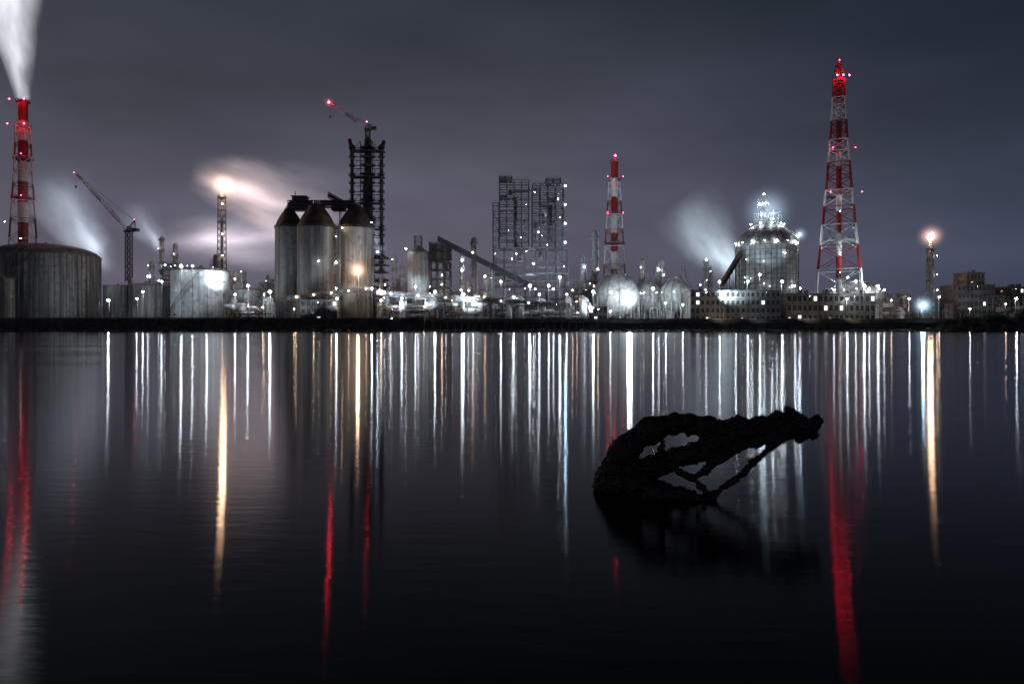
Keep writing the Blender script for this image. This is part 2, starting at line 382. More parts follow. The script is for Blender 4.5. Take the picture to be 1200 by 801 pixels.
def conveyor(name,a,b,w=3.2,h=3.0,mat='steel_dark',legs=True,nl=6,lamps=0,lm='lamp_small'):
    mb=MB(name); a=Vector(a); b=Vector(b); n=max(3,int((b-a).length/4)); up=Vector((0,0,1))
    d=(b-a).normalized(); sd=d.cross(up).normalized()*w/2
    for s in (-1,1):
        for z in (0,h): mb.bar(a+sd*s+up*z,b+sd*s+up*z,0.35,mat)
        for i in range(n+1):
            p=a+(b-a)*i/n+sd*s; mb.bar(p,p+up*h,0.22,mat)
            if i<n: q=a+(b-a)*(i+1)/n+sd*s; mb.bar(p,q+up*h,0.18,mat) if i%2 else mb.bar(p+up*h,q,0.18,mat)
    mb.bar(a+up*.3,b+up*.3,w*.92,mat,0.2); mb.bar(a+up*(h+.3),b+up*(h+.3),w*1.1,mat,0.18)
    mb.bar(a+up*(h*.55),b+up*(h*.55),w*.6,mat,h*.55)
    if legs:
        for i in range(nl):
            p=a+(b-a)*(i+.5)/nl
            for s in (-1,1): mb.bar(p+sd*s,Vector((p.x+sd.x*s*1.6,p.y+sd.y*s*1.6,GZ)),0.35,mat)
            k=int((p.z-GZ)/5)
            for j in range(k): mb.bar(Vector((p.x+sd.x,p.y+sd.y,GZ+j*5)),Vector((p.x-sd.x,p.y-sd.y,GZ+j*5+5)),0.2,mat)
    for i in range(lamps):
        p=a+(b-a)*(i+.5)/lamps; mb.lamp(p+Vector((0,-w/2-.4,h*.6)),0.35,lm)
    return mb.obj()
conveyor('conveyor_gallery',P(338,243,440),P(412,243,440),4,4,'steel_dark',False)
conveyor('conveyor_gallery',P(385,232,446),P(440,262,446),3.5,3.5,'steel_dark',True,2)
conveyor('conveyor_gallery',P(513,283,432),P(618,336,436),3.4,3.2,'steel_dark',True,6)
conveyor('conveyor_gallery',P(442,346,414),P(668,361,414),3,2.6,'steel_grey',True,10,7,'lamp_small')
conveyor('conveyor_gallery',P(846,336,436),P(868,300,440),3.4,3.2,'rust',True,3)
conveyor('conveyor_gallery',P(338,352,418),P(440,340,418),3,2.6,'steel_grey',True,6,5,'lamp_warm')
mb=MB('silo_head_house'); D=444
mb.box(X(342,D),X(358,D),D,D+7,Z(246,D),Z(230,D),'steel_dark'); mb.box(X(341,D),X(359,D),D-.5,D+7.5,Z(230,D),Z(229,D),'steel_grey')
mb.box(X(362,D),X(378,D),D+1,D+6,Z(246,D),Z(236,D),'steel_dark'); mb.box(X(388,D),X(403,D),D,D+7,Z(246,D),Z(237,D),'steel_dark')
mb.bar(P(346,230,D+3),P(346,224,D+3),.4,'steel_dark'); mb.bar(P(390,237,D+3),P(393,230,D+3),.4,'steel_dark'); mb.obj()

# ------------------------------------------------------------------ tall preheater tower with crane
D=462; mb=MB('preheater_tower'); cy=D; cx=X(430,D); SB='steel_black'
for pc,tp in ((412.5,163),(447,165)):
    x=X(pc,D); sgn=-1 if pc<430 else 1
    mb.tube([(x,cy,GZ),(x,cy,Z(185,D)),(x+sgn*.2,cy,Z(174,D)),(x+sgn*1.8,cy,Z(tp,D))],[1.25,1.25,1.5,1.2],SB,12)
    mb.lathe(x,cy,[(1.6,Z(176,D)),(2.1,Z(173,D)),(1.6,Z(170,D))],SB,12)
mb.lathe(cx,cy+3,[(3.4,GZ),(3.4,Z(215,D)),(2.4,Z(205,D)),(2.4,Z(162,D)),(0.1,Z(158,D))],SB,20)
z=Z(330,D); i=0
while z<Z(172,D):
    big=(i%3==0)
    for pc in (412.5,447): mb.ring(X(pc,D),cy,z+1.2,1.2,1.0,SB,12,0.6); mb.rail(X(pc,D),cy,z+1.8,2.1,SB,8,1.2,.12)
    mb.ring(cx,cy+3,z+2.4,2.4,2.6,SB,16,0.5); mb.rail(cx,cy+3,z+2.9,4.9,SB,14,1.3,.14)
    for yy in (cy-2,cy+8):
        mb.bar((X(412,D),yy,z+1.4),(X(447,D),yy,z+1.4),.45,SB)
    for pc in (423,437): mb.bar((X(pc,D),cy-2,z),(X(pc,D),cy-2,z+5.9),.45,SB)
    if big: mb.box(X(410,D),X(450,D),cy-3,cy+6,z,z+.3,SB)
    a_,b_=(423,437) if i%2 else (437,423)
    mb.bar((X(a_,D),cy-2,z),(X(b_,D),cy-2,z+5.9),.3,SB)
    if big:
        mb.bar((X(414,D),cy-2,z),(X(423,D),cy-2,z+5.9),.3,SB); mb.bar((X(446,D),cy-2,z),(X(437,D),cy-2,z+5.9),.3,SB)
    z+=5.9; i+=1
for f in range(6):
    z=Z(345,D)+f*5; mb.box(X(406,D),X(454,D),cy-4,cy+11,z,z+.35,SB)
mb.lamp((cx+4,cy-5,Z(262,D)),.35,'lamp_small'); mb.lamp((cx+8,cy-5,Z(296,D)),.5,'lamp_blue')
mb.obj()
def tower_crane(name,px,D,ybase,ymast,tip,apex,hw,red_tip=True,mat='red_paint'):
    mb=MB(name); cx=X(px,D); cy=D; zb=Z(ybase,D) if ybase else GZ; zm=Z(ymast,D)
    n=max(2,int((zm-zb)/(hw*2.4))); mb.lattice(cx,cy,[(zb+(zm-zb)*i/n,hw) for i in range(n+1)],0.28,lambda z:'steel_dark')
    mb.box(cx-hw*1.6,cx+hw*1.6,cy-hw*1.5,cy+hw*1.5,zm,zm+1.0,'steel_dark')
    mb.box(cx+hw*.3,cx+hw*1.8,cy-hw*2,cy-hw*.4,zm+1,zm+3.6,'steel_grey')
    mb.box(cx+hw*1.4,cx+hw*4.2,cy-hw*.9,cy+hw*.9,zm+.6,zm+2.6,'steel_dark')
    a=Vector((cx-hw,cy,zm+1.2)); b=P(tip[0],tip[1],D); ap=P(apex[0],apex[1],D)
    d=(b-a).normalized(); nn=d.cross(Vector((0,1,0))).normalized()
    if nn.z<0: nn=-nn
    L=(b-a).length; n=int(L/2.4); prev=None
    for i in range(n+1):
        t=i/n; c=a+(b-a)*t; h=hw*.8*(1-.6*abs(t-.35)); y=hw*.65*(1-.5*t)
        q=[c+Vector((0,-y,0)),c+Vector((0,y,0)),c+nn*h*1.5]
        if prev:
            mt=mat if (i//4)%2 else 'white_paint'
            if mat=='steel_dark': mt='steel_dark'
            for k in range(3):
                mb.bar(prev[k],q[k],.26,mt); mb.bar(prev[k],q[(k+1)%3],.14,mt)
        prev=q
    for s in (-1,1):
        mb.bar((cx-hw,cy+s*hw*.7,zm+1),ap+Vector((0,s*.3,0)),.35,'steel_dark'); mb.bar((cx+hw*2.5,cy+s*hw*.7,zm+1),ap+Vector((0,s*.3,0)),.3,'steel_dark')
    mb.bar(ap,b,.14,'steel_dark'); mb.bar(ap,a+(b-a)*.6,.12,'steel_dark')
    hk=b+Vector((0,0,-8)); mb.bar(b,hk,.12,'steel_dark'); mb.box(hk.x-.5,hk.x+.5,hk.y-.4,hk.y+.4,hk.z-1.4,hk.z,'red_paint')
    mb.lamp(b+Vector((-.6,-1.2,.9)),0.9 if red_tip else .28,'lamp_red'); mb.lamp(ap+Vector((0,-.6,.6)),.4 if red_tip else .2,'lamp_red')
    o=mb.obj()
    if red_tip: add_halo(o,b+Vector((-.6,-1.2,.9)),6,(1,.08,.10),.35,4.5)
    return o
tower_crane('tower_crane',431,462,170,153,(387,122),(430,144),1.35)
tower_crane('tower_crane',151,470,330,272,(89,204),(158,258),1.6,False)

# ------------------------------------------------------------------ big steel frame
D=470; mb=MB('steel_frame_structure')
def frame(x0,x1,y0,y1,z0,z1,nx,ny,nf,mat,w,lampmat=None,pl=0.25,vess=.35,deck=0.75,lr=.5,brace=.7):
    for i in range(nx+1):
        for j in range(ny+1):
            x=x0+(x1-x0)*i/nx; y=y0+(y1-y0)*j/ny; mb.bar((x,y,z0),(x,y,z1),w,mat)
    for f in range(nf+1):
        z=z0+(z1-z0)*f/nf
        for j in range(ny+1):
            y=y0+(y1-y0)*j/ny; mb.bar((x0,y,z),(x1,y,z),w*.8,mat)
        for i in range(nx+1):
            x=x0+(x1-x0)*i/nx; mb.bar((x,y0,z),(x,y1,z),w*.8,mat)
        mb.bar((x0,y0-.4,z+1.3),(x1,y0-.4,z+1.3),.16,mat)
        for k in range(int((x1-x0)/2)+1): mb.bar((x0+k*2,y0-.4,z),(x0+k*2,y0-.4,z+1.3),.1,mat)
        if f<nf:
            hz=(z1-z0)/nf
            for i in range(nx):
                xa=x0+(x1-x0)*i/nx; xb=x0+(x1-x0)*(i+1)/nx
                for j in range(ny):
                    ya=y0+(y1-y0)*j/ny; yb=y0+(y1-y0)*(j+1)/ny
                    if random.random()<deck: mb.box(xa+.2,xb-.2,ya+.2,yb-.2,z+w*.42,z+w*.42+.1,mat)
                r=random.random()/brace*.7
                for yy in (y0,y1):
                    if r<.35: mb.bar((xa,yy,z),(xb,yy,z+hz),w*.45,mat)
                    elif r<.7: mb.bar((xb,yy,z),(xa,yy,z+hz),w*.45,mat)
                if random.random()<vess:
                    cxx=(xa+xb)/2; cyy=y0+(y1-y0)*random.random(); rr=random.uniform(.8,min(2.2,(xb-xa)*.35))
                    mb.lathe(cxx,cyy,[(.1,z+.8),(rr,z+1.3),(rr,z+hz*.8),(.1,z+hz*.9)],'steel_grey',12)
                if random.random()<.3:
                    zz=z+random.uniform(1,hz); mb.tube([(x0,y0+1,zz),(xb,y0+1,zz)],.25,'steel_grey',6)
                if lampmat and random.random()<pl:
                    mb.lamp((random.uniform(xa,xb),random.choice([y0+1.2,y0+.2,y1-1]),z+hz*.75),lr,lampmat)
def FR(pa,pb,ya,yb,D,dep,nx,nf,ny=2,**k):
    frame(X(pa,D),X(pb,D),D,D+dep,(GZ if yb is None else Z(yb,D)),Z(ya,D),nx,ny,nf,k.pop('mat','steel_dark'),k.pop('w',.5),**k)
FR(585,620,211,290,D,16,4,9,lampmat='lamp_small',pl=.08,lr=.4,deck=.12,vess=.10,w=.55)
FR(624,661,215,290,D,16,4,9,lampmat='lamp_small',pl=.16,lr=.5,deck=.12,vess=.10,w=.55)
FR(578,666,290,None,D-2,20,7,6,lampmat='lamp_small',pl=.2,lr=.5,deck=.15,vess=.2,w=.55)
FR(577.5,584.5,238,290,D+1,10,1,5,ny=1,lampmat=None,deck=0,vess=0)
FR(585,600,206.5,210.5,D+2,8,2,1,vess=0); FR(640,657,209,214.5,D+2,8,2,1,vess=0)
for y in (218,240,262,284): mb.lamp((X(662.5,D),D-.8,Z(y,D)),.45,'lamp_blue')
for y,x in ((250,640),(268,632),(300,600),(318,648),(306,626),(228,656),(325,610)): mb.lamp((X(x,D),D+17.5,Z(y,D)),.5,'lamp_white')
for k in range(7):
    z=Z(222+k*10,D); mb.bar((X(620,D),D+4,z),(X(624,D),D+4,z),1.6,'steel_dark',.3)
mb.tube([P(604,290,D+8),P(604,232,D+8)],1.3,'steel_dark',14); mb.tube([P(645,290,D+8),P(645,240,D+8)],1.5,'steel_dark',14)
mb.obj()

# ------------------------------------------------------------------ columns and process units
def column(mb,x,y,z1,r,mat='steel_light',lm='lamp_small',pl=.6,z0=GZ,lr=.45):
    mb.lathe(x,y,[(r,z0),(r,z1-r),(r*.7,z1-r*.3),(.01,z1)],mat,16)
    z=z0+random.uniform(6,10)
    while z<z1-1:
        mb.ring(x,y,z,r,1.0,'steel_grey',12,.18); mb.rail(x,y,z+.15,r+1.0,'steel_grey',8,1.1,.1)
        if random.random()<pl: mb.lamp((x+random.uniform(-r,r),y-r-1.0,z+1.6),lr,lm)
        z+=random.uniform(5,9)
    mb.tube([(x+r+.5,y,z0),(x+r+.5,y,z1-1),(x+.2,y,z1+.8)],.22,'steel_light',6)
def unit(name,pa,pb,ytop,D,dens=1.0,lm=('lamp_small',),pl=.35,cols=0,lr=.42,mat='steel_grey'):
    global mb
    mb=MB(name); x0=X(pa,D); x1=X(pb,D); zt=Z(ytop,D); W=x1-x0
    x=x0
    while x<x1-3:
        w=random.uniform(6,14); w=min(w,x1-x); h=GZ+(zt-GZ)*random.uniform(.45,1.0)
        yy=D+random.uniform(0,8)
        nf=max(2,int((h-GZ)/4.0)); nx=max(1,int(w/3.5))
        frame(x,x+w*.85,yy,yy+random.uniform(6,12),GZ,h,nx,2,nf,random.choice([mat,'steel_grey','steel_light','steel_dark']),.28,lampmat=random.choice(lm),pl=pl*.8,deck=.4,lr=lr)
        if random.random()<.6: column(mb,x+w*.5,yy+4,h+random.uniform(1,6),random.uniform(.7,1.6),random.choice(['steel_light','steel_grey']),random.choice(lm),.4,lr=lr)
        x+=w*random.uniform(.85,1.2)
    for i in range(int(W/6*dens)):
        xx=random.uniform(x0,x1); yy=D-random.uniform(1,6); r=random.uniform(1.4,3); h=random.uniform(8,16)+GZ
        if random.random()<.5:
            mb.lathe(xx,yy,[(r,GZ),(r,h),(r*.5,h+r*.5),(.01,h+r*.6)],random.choice(['steel_light','tank_white','steel_grey']),18)
            mb.rail(xx,yy,h,r,'steel_grey',8,1.1,.1)
        else:
            zz=GZ+random.uniform(5,12); L=random.uniform(3,6); mb.tube([(xx-L,yy,zz),(xx-L+.5,yy,zz),(xx+L-.5,yy,zz),(xx+L,yy,zz)],[r*.4,r*.7,r*.7,r*.4],'steel_light',12)
            for s in (-.6,.6): mb.bar((xx+L*s,yy,GZ),(xx+L*s,yy,zz-r*.6),.6,'concrete')
    for i in range(int(8*dens)):
        z=GZ+random.uniform(3,(zt-GZ)*.6); yy=D-random.uniform(1,7); xa=random.uniform(x0,x0+W*.4); xb=random.uniform(x0+W*.5,x1)
        r=random.uniform(.18,.45); mb.tube([(xa,yy,GZ),(xa,yy,z-1),(xa+1,yy,z),(xb-1,yy,z),(xb,yy,z-1),(xb,yy,GZ)],r,random.choice(['steel_light','steel_grey','rust']),7)
    for i in range(cols):
        column(mb,random.uniform(x0,x1),D+random.uniform(4,14),GZ+(zt-GZ)*random.uniform(.8,1.25),random.uniform(.8,1.8),'steel_light',random.choice(lm),.5,lr=lr)
    return mb.obj()
WB=('lamp_small','lamp_small','lamp_small','lamp_small','lamp_warm')
WW=('lamp_warm','lamp_small')
U='refinery_process_unit'
unit(U,120,165,322,445,1,WB,.10)
unit(U,165,250,294,460,1.3,WB,.26,3)
unit(U,248,322,322,450,1.2,WB,.2,2)
unit(U,268,330,344,424,1.4,WW,.12,lr=.3)
unit(U,300,345,318,466,1,WB,.15,1)
unit(U,432,478,314,450,1.2,WB,.22,2)
unit(U,440,520,342,424,1.5,WW,.14,lr=.3)
unit(U,505,580,318,452,1.2,WB,.2,3)
unit(U,520,600,346,426,1.5,WW,.12,lr=.3)
unit(U,440,590,330,490,1.2,WB,.14,2)
unit(U,664,702,318,456,1.2,WB,.2,2)
unit(U,600,700,348,426,1.5,WW,.14,lr=.3)
unit(U,745,812,326,462,1.2,WB,.2,3)
unit(U,815,862,334,462,1,WB,.12,1)
unit(U,930,972,346,450,1,WB,.1,0)
unit(U,1018,1085,348,446,1.2,WW,.08,0,lr=.35)
unit(U,1040,1075,338,470,1,WW,.06,1,lr=.35)
unit(U,1098,1125,350,450,1,WB,.06,0,lr=.3)
unit(U,1165,1260,343,440,1.2,WW,.06,1,lr=.35)
unit(U,-60,10,345,450,1,WB,.05,0)
def solo(name,px,ytop,D,r,mat,lm='lamp_small',pl=.5):
    m=MB(name); column(m,X(px,D),D,Z(ytop,D),r,mat,lm,pl); return m.obj()
solo('distillation_column',555,278,455,1.8,'steel_grey','lamp_warm',.3)
solo('distillation_column',697,270,470,2.0,'steel_grey','lamp_warm',.3)
solo('distillation_column',752,303,470,1.7,'steel_light')
solo('distillation_column',770,306,475,1.3,'steel_light'); solo('distillation_column',776,304,478,1.3,'steel_light')
solo('distillation_column',827,305,470,1.4,'steel_light')
solo('distillation_column',832,312,474,1.0,'steel_light')
solo('distillation_column',800,312,470,1.1,'steel_light')
solo('distillation_column',462,300,465,1.2,'steel_light'); solo('distillation_column',541,300,465,1.0,'steel_light')
solo('distillation_column',205,285,470,1.4,'steel_light')
solo('distillation_column',682,300,470,1.2,'steel_grey')
mb=MB('hopper_silo'); D=436; cx,cy,r=rnd(490,12.5,D); mb.lathe(cx,cy,[(r,GZ),(r,Z(295,D))],'tank_white',40); mb.lathe(cx,cy,[(r,Z(295,D)),(r*.4,Z(288,D)),(r*.4,Z(287,D)),(.01,Z(286,D))],'steel_light',40)
mb.rail(cx,cy,Z(295,D),r+.1,'steel_grey',24); mb.lattice(cx,cy,[(Z(288,D),2.2),(Z(282,D),2.2),(Z(275,D),2.2)],.3,lambda z:'steel_grey'); mb.lamp((cx-r,D,Z(295,D)+2),.5,'lamp_small')
for i in range(1,9): mb.ring(cx,cy,GZ+i*5.2,r-.02,.08,'tank_white',40,.12)
mb.obj()
mb=MB('transfer_tower'); D=440
frame(X(503,D),X(527,D),D,D+12,GZ,Z(284,D),3,2,9,'steel_dark',.5,lampmat='lamp_small',pl=.15)
mb.box(X(503,D)+.3,X(527,D)-.3,D+.5,D+11,Z(305,D),Z(285,D),'steel_grey'); mb.obj()

# ------------------------------------------------------------------ spherical tanks
def sphere_tank(px,py,rp,D):
    mb=MB('spherical_gas_tank'); cx,cy,r=rnd(px,rp,D); cz=Z(py,cy)
    mb.sphere((cx,cy,cz),r,'tank_white',48,28)
    for k in range(12):
        t=2*math.pi*k/12; x=cx+(r+.3)*math.cos(t); y=cy+(r+.3)*math.sin(t); mb.tube([(x,y,GZ),(x,y,cz)],.45,'steel_light',8)
        t2=2*math.pi*(k+1)/12; mb.bar((x,y,GZ),(cx+(r+.3)*math.cos(t2),cy+(r+.3)*math.sin(t2),cz-1),.2,'steel_grey')
    mb.ring(cx,cy,cz+.2,r,.9,'steel_light',48,.15); mb.rail(cx,cy,cz+.3,r+.85,'steel_light',36,1.1,.1)
    zz=cz+r*.86; rr=r*.52; mb.ring(cx,cy,zz,rr,.7,'steel_light',32,.12); mb.rail(cx,cy,zz+.1,rr+.7,'steel_light',20,1.1,.1)
    for a in [-math.pi*.5+i*math.pi/6 for i in range(-3,4)]:
        pr=None
        for i in range(15):
            ph=math.pi/2*i/14; p=Vector((cx+(r+.1)*math.cos(ph)*math.cos(a),cy+(r+.1)*math.cos(ph)*math.sin(a),cz+(r+.1)*math.sin(ph)))
            if pr is not None: mb.bar(pr,p,.3,'steel_grey')
            pr=p
    mb.cyl(cx,cy,cz+r-.2,cz+r+1.6,r*.12,'steel_light',12)
    for k in range(4):
        t=-math.pi*(.15+.7*k/3); mb.lamp((cx+(r+1.5)*math.cos(t),cy+(r+1.5)*math.sin(t),cz+1.8),.35,'lamp_small')
    mb.obj()
sphere_tank(722,347,27,432)
sphere_tank(758,347,18,455)
sphere_tank(793,346,20,440)
sphere_tank(690,352,12,460)
# ------------------------------------------------------------------ illuminated silo
D=430; mb=MB('domed_storage_silo'); cx,cy,r=rnd(897,36,D); zc=Z(286,cy-r*.9); zs=Z(262,cy)
mb.lathe(cx,cy,[(r,GZ),(r,zc)],'tank_white',72)
mb.lathe(cx,cy,[(r,zc),(r*.86,zc+(zs-zc)*.42),(r*.62,zc+(zs-zc)*.78),(r*.34,zs)],'tank_grey',72)
mb.lathe(cx,cy,[(r*.34,zs),(.01,zs+2)],'steel_light',40)
for i in range(1,16): mb.ring(cx,cy,GZ+(zc-GZ)*i/16,r-.02,.3,'steel_grey',72,.3)
for k in range(36):
    t=2*math.pi*k/36; mb.bar((cx+(r+.05)*math.cos(t),cy+(r+.05)*math.sin(t),GZ),(cx+(r+.05)*math.cos(t),cy+(r+.05)*math.sin(t),zc-.4),.3,'steel_grey')
mb.rail(cx,cy,zc,r+.4,'steel_light',56); mb.ring(cx,cy,zc-.2,r,.6,'steel_light',72,.2)
mb.rail(cx,cy,zs,r*.34,'steel_light',24)
for k in range(28):
    t=2*math.pi*k/28; mb.bar((cx+r*math.cos(t),cy+r*math.sin(t),zc+.1),(cx+r*.86*math.cos(t),cy+r*.86*math.sin(t),zc+(zs-zc)*.42+.1),.22,'steel_grey'); mb.bar((cx+r*.86*math.cos(t),cy+r*.86*math.sin(t),zc+(zs-zc)*.42+.1),(cx+r*.34*math.cos(t),cy+r*.34*math.sin(t),zs+.3),.22,'steel_grey')
pr=None
for k in range(51):
    t=-math.pi*(.95-.9*k/50); z=Z(345,D)+(zc-Z(345,D))*k/50; p=Vector((cx+(r+1)*math.cos(t),cy+(r+1)*math.sin(t),z))
    if pr is not None: mb.bar(pr,p,.4,'steel_grey'); mb.bar(pr+Vector((0,0,1.2)),p+Vector((0,0,1.2)),.15,'steel_grey')
    pr=p
x0,x1=cx-S(10,cy),cx+S(15,cy); z1=Z(249,cy); z2=Z(232,cy)
frame(x0,x1,cy-5,cy+5,zs-.5,z1,3,2,2,'steel_light',.4,lampmat='lamp_white',pl=.35,lr=.45)
frame(cx-S(7,cy),cx+S(2,cy),cy-3,cy+3,z1,z2,2,1,3,'steel_light',.35,lampmat='lamp_white',pl=.35,lr=.45)
mb.bar((x1,cy,zs),(cx+r+2,cy-2,zc+6),.5,'steel_light'); mb.bar((x1,cy,zs+1.2),(cx+r+2,cy-2,zc+7.2),.2,'steel_light'); mb.bar((cx+r+2,cy-2,zc+7.2),(cx+r+2,cy-2,GZ),.5,'steel_grey')
for k in range(9):
    t=-math.pi*(.02+.96*k/8); mb.lamp((cx+(r+.9)*math.cos(t),cy+(r+.9)*math.sin(t),zc+2.2),.45,'lamp_white' if k%2==0 else 'lamp_small')
for k in range(5):
    t=-math.pi*(.1+.8*k/4); mb.lamp((cx+(r*.6)*math.cos(t),cy+(r*.6)*math.sin(t),zs-1),.45,'lamp_white')
for k in range(10):
    t=-math.pi*(.1+.8*random.random()); mb.lamp((cx+(r+1.5)*math.cos(t),cy+(r+1.5)*math.sin(t),random.uniform(Z(340,D),Z(295,D))),.35,'lamp_small')
mb.bar((cx-1,cy,z2),(cx-1,cy,z2+4),.3,'steel_light'); mb.lamp((cx-1,cy,z2+2.5),.6,'lamp_blue'); mb.lamp((cx+r+2,cy-4,zc+8),.65,'lamp_blue')
o=mb.obj(); add_halo(o,(cx+1,cy-1,z1+1),22,(.55,.76,1.0),.09,3.2); add_halo(o,(cx+r+2,cy-4,zc+8),8,(.5,.74,1.0),.4,4.5)

# ------------------------------------------------------------------ buildings
def block(name,pa,pb,ytop,D,dep,rows,cols,mat='facade',lit=.03,nl=None):
    mb=MB(name); x0,x1=X(pa,D),X(pb,D); zt=Z(ytop,D); H=zt-GZ
    fh=H/rows; cw=(x1-x0)/cols
    mb.box(x0,x1,D+.35,D+dep,GZ-.2,zt,mat)
    for rI in range(rows):
        z=GZ+rI*fh
        mb.box(x0,x1,D,D+.347,z,z+fh*.34,mat); mb.box(x0,x1,D,D+.347,z+fh*.82,z+fh,mat)
        for c in range(cols+1):
            xa=x0+c*cw; mb.box(max(x0,xa-cw*.2),min(x1,xa+cw*.2),D+.003,D+.344,z+fh*.34,z+fh*.82,mat)
        for c in range(cols):
            xa=x0+c*cw+cw*.2; xb=xa+cw*.6
            g='window_lit' if random.random()<lit else 'glass_dark'
            mb.box(xa,xb,D+.25,D+.34,z+fh*.34,z+fh*.82,g)
            mb.bar(((xa+xb)/2,D+.2,z+fh*.34),((xa+xb)/2,D+.2,z+fh*.82),.12,'steel_grey'); mb.bar((xa,D+.2,z+fh*.58),(xb,D+.2,z+fh*.58),.12,'steel_grey')
            mb.box(xa-.1,xb+.1,D-.15,D-.003,z+fh*.31,z+fh*.335,'concrete')
        mb.box(x0-.1,x1+.1,D-.12,D-.002,z+fh*.97,z+fh,'concrete')
    mb.box(x0-.3,x1+.3,D-.3,D+dep+.3,zt+.002,zt+.7,'concrete')
    for k in range(int((x1-x0)/9)):
        xx=random.uniform(x0+2,x1-3); w=random.uniform(1,3); mb.box(xx,xx+w,D+3,D+6,zt+.7,zt+.7+random.uniform(1,2.5),'steel_grey')
    nl=max(1,cols//6) if nl is None else nl
    for k in range(nl):
        mb.lamp((x0+(x1-x0)*(k+.5)/nl,D-1.2,zt-1),.25,'lamp_small')
    return mb.obj()
block('factory_building',809,915,341,412,16,4,18)
block('factory_building',922,1026,345,414,16,3,17)
block('office_building',1122,1166,334,450,18,5,9,'concrete',lit=.05,nl=1)
block('office_building',1133,1154,320,454,14,7,5,'concrete',lit=.03,nl=0)
block('office_building',1172,1205,337,470,18,5,7,'concrete',lit=.05,nl=1)
block('warehouse',352,395,352,412,10,3,7,'concrete',.1)
block('warehouse',690,712,360,410,10,2,4,'concrete',.1)
D=446; mb=MB('domed_roof_hall'); cx,cy,r=rnd(1003,33,D)
mb.lathe(cx,cy,[(r,GZ),(r,Z(342,D))],'tank_white',48); mb.lathe(cx,cy,[(r,Z(342,D)),(r*.8,Z(336,D)),(r*.4,Z(329,D)),(r*.15,Z(326,D)),(.01,Z(325,D))],'steel_light',48)
for k in range(24):
    t=2*math.pi*k/24; mb.bar((cx+r*math.cos(t),cy+r*math.sin(t),Z(341.5,D)),(cx+r*.4*math.cos(t),cy+r*.4*math.sin(t),Z(328.3,D)),.25,'steel_grey')
for k in range(7):
    t=-math.pi*(.08+.84*k/6); mb.lamp((cx+r*1.02*math.cos(t),cy+r*1.02*math.sin(t),Z(338,D)),.45,'lamp_small')
for px,py in ((1005,323),(1015,327),(992,328)): mb.lamp((X(px,D),cy-r*.3,Z(py,D)),.4,'lamp_white')
mb.obj()
mb=MB('loading_jetty'); D=404
for k in range(26):
    x=X(500,D)+k*4.2; mb.bar((x,D-4,-1),(x,D-4,5.6),.5,'concrete')
mb.box(X(499,D),X(500,D)+108,D-5.5,D-2.4,5.6,6.2,'concrete'); mb.obj()

# ------------------------------------------------------------------ floodlight masts
def mast(px,py,D,lm,r):
    mb=MB('floodlight_mast'); x=X(px,D); z=Z(py,D)
    mb.tube([(x,D,GZ),(x,D,z)],[.22,.12],'steel_grey',8); mb.bar((x-1.1,D,z),(x+1.1,D,z),.2,'steel_grey')
    mb.bar((x-.8,D+.1,z+.2),(x+.8,D+.1,z+.2),.5,'steel_dark',.6)
    mb.lamp((x,D-r-.3,z+.1),r,lm); return mb.obj(),Vector((x,D-r-.3,z+.1))
L1=[(128,352,'lamp_white',.8),(161,350,'lamp_white',.45),(168,342,'lamp_white',.5),(190,330,'lamp_white',.45),(213,312,'lamp_white',.75),(226,312,'lamp_white',.5),(243,325,'lamp_white',.6),
(276,345,'lamp_white',.45),(291,335,'lamp_white',.6),(317,342,'lamp_white',.85),(345,362,'lamp_warm',.35),(372,357,'lamp_white',.45),(395,350,'lamp_white',.5),(436,338,'lamp_white',.6),(447,352,'lamp_warm',.6),
(471,350,'lamp_white',.6),(487,336,'lamp_white',.45),(510,342,'lamp_white',.75),(530,352,'lamp_warm',.4),(543,345,'lamp_white',.85),(587,330,'lamp_white',.5),(602,348,'lamp_white',.55),(621,335,'lamp_white',.75),(632,345,'lamp_white',.5),(643,335,'lamp_white',.5),(656,325,'lamp_white',.75),(664,345,'lamp_white',.45),
(695,342,'lamp_white',.75),(715,365,'lamp_white',.4),(765,338,'lamp_white',.65),(780,355,'lamp_white',.45),(800,357,'lamp_white',.4),(825,362,'lamp_warm',.35),(843,330,'lamp_white',.5),(876,330,'lamp_white',.6),(890,322,'lamp_white',.6),(916,330,'lamp_white',.7),
(992,350,'lamp_white',.5),(1012,335,'lamp_white',.75),(1028,335,'lamp_white',.6),(1044,352,'lamp_warm',.35),(1065,350,'lamp_white',.4),(1100,348,'lamp_warm',.4),(1136,362,'lamp_white',.35),(1190,350,'lamp_white',.65),(1178,356,'lamp_warm',.35)]
for px,py,lm,r in L1: mast(px,py,random.uniform(409,417),lm,r)
o,c=mast(420,317,415,'lamp_sodium',1.25); add_halo(o,c,13,(1,.62,.40),.9,6)
o,c=mast(737,350,411,'lamp_key',1.6); add_halo(o,c,13,(.78,.90,1.0),1.1,6)
o,c=mast(1080,358,409,'lamp_blue',1.2); add_halo(o,c,11,(.50,.80,1.0),1.0,6)
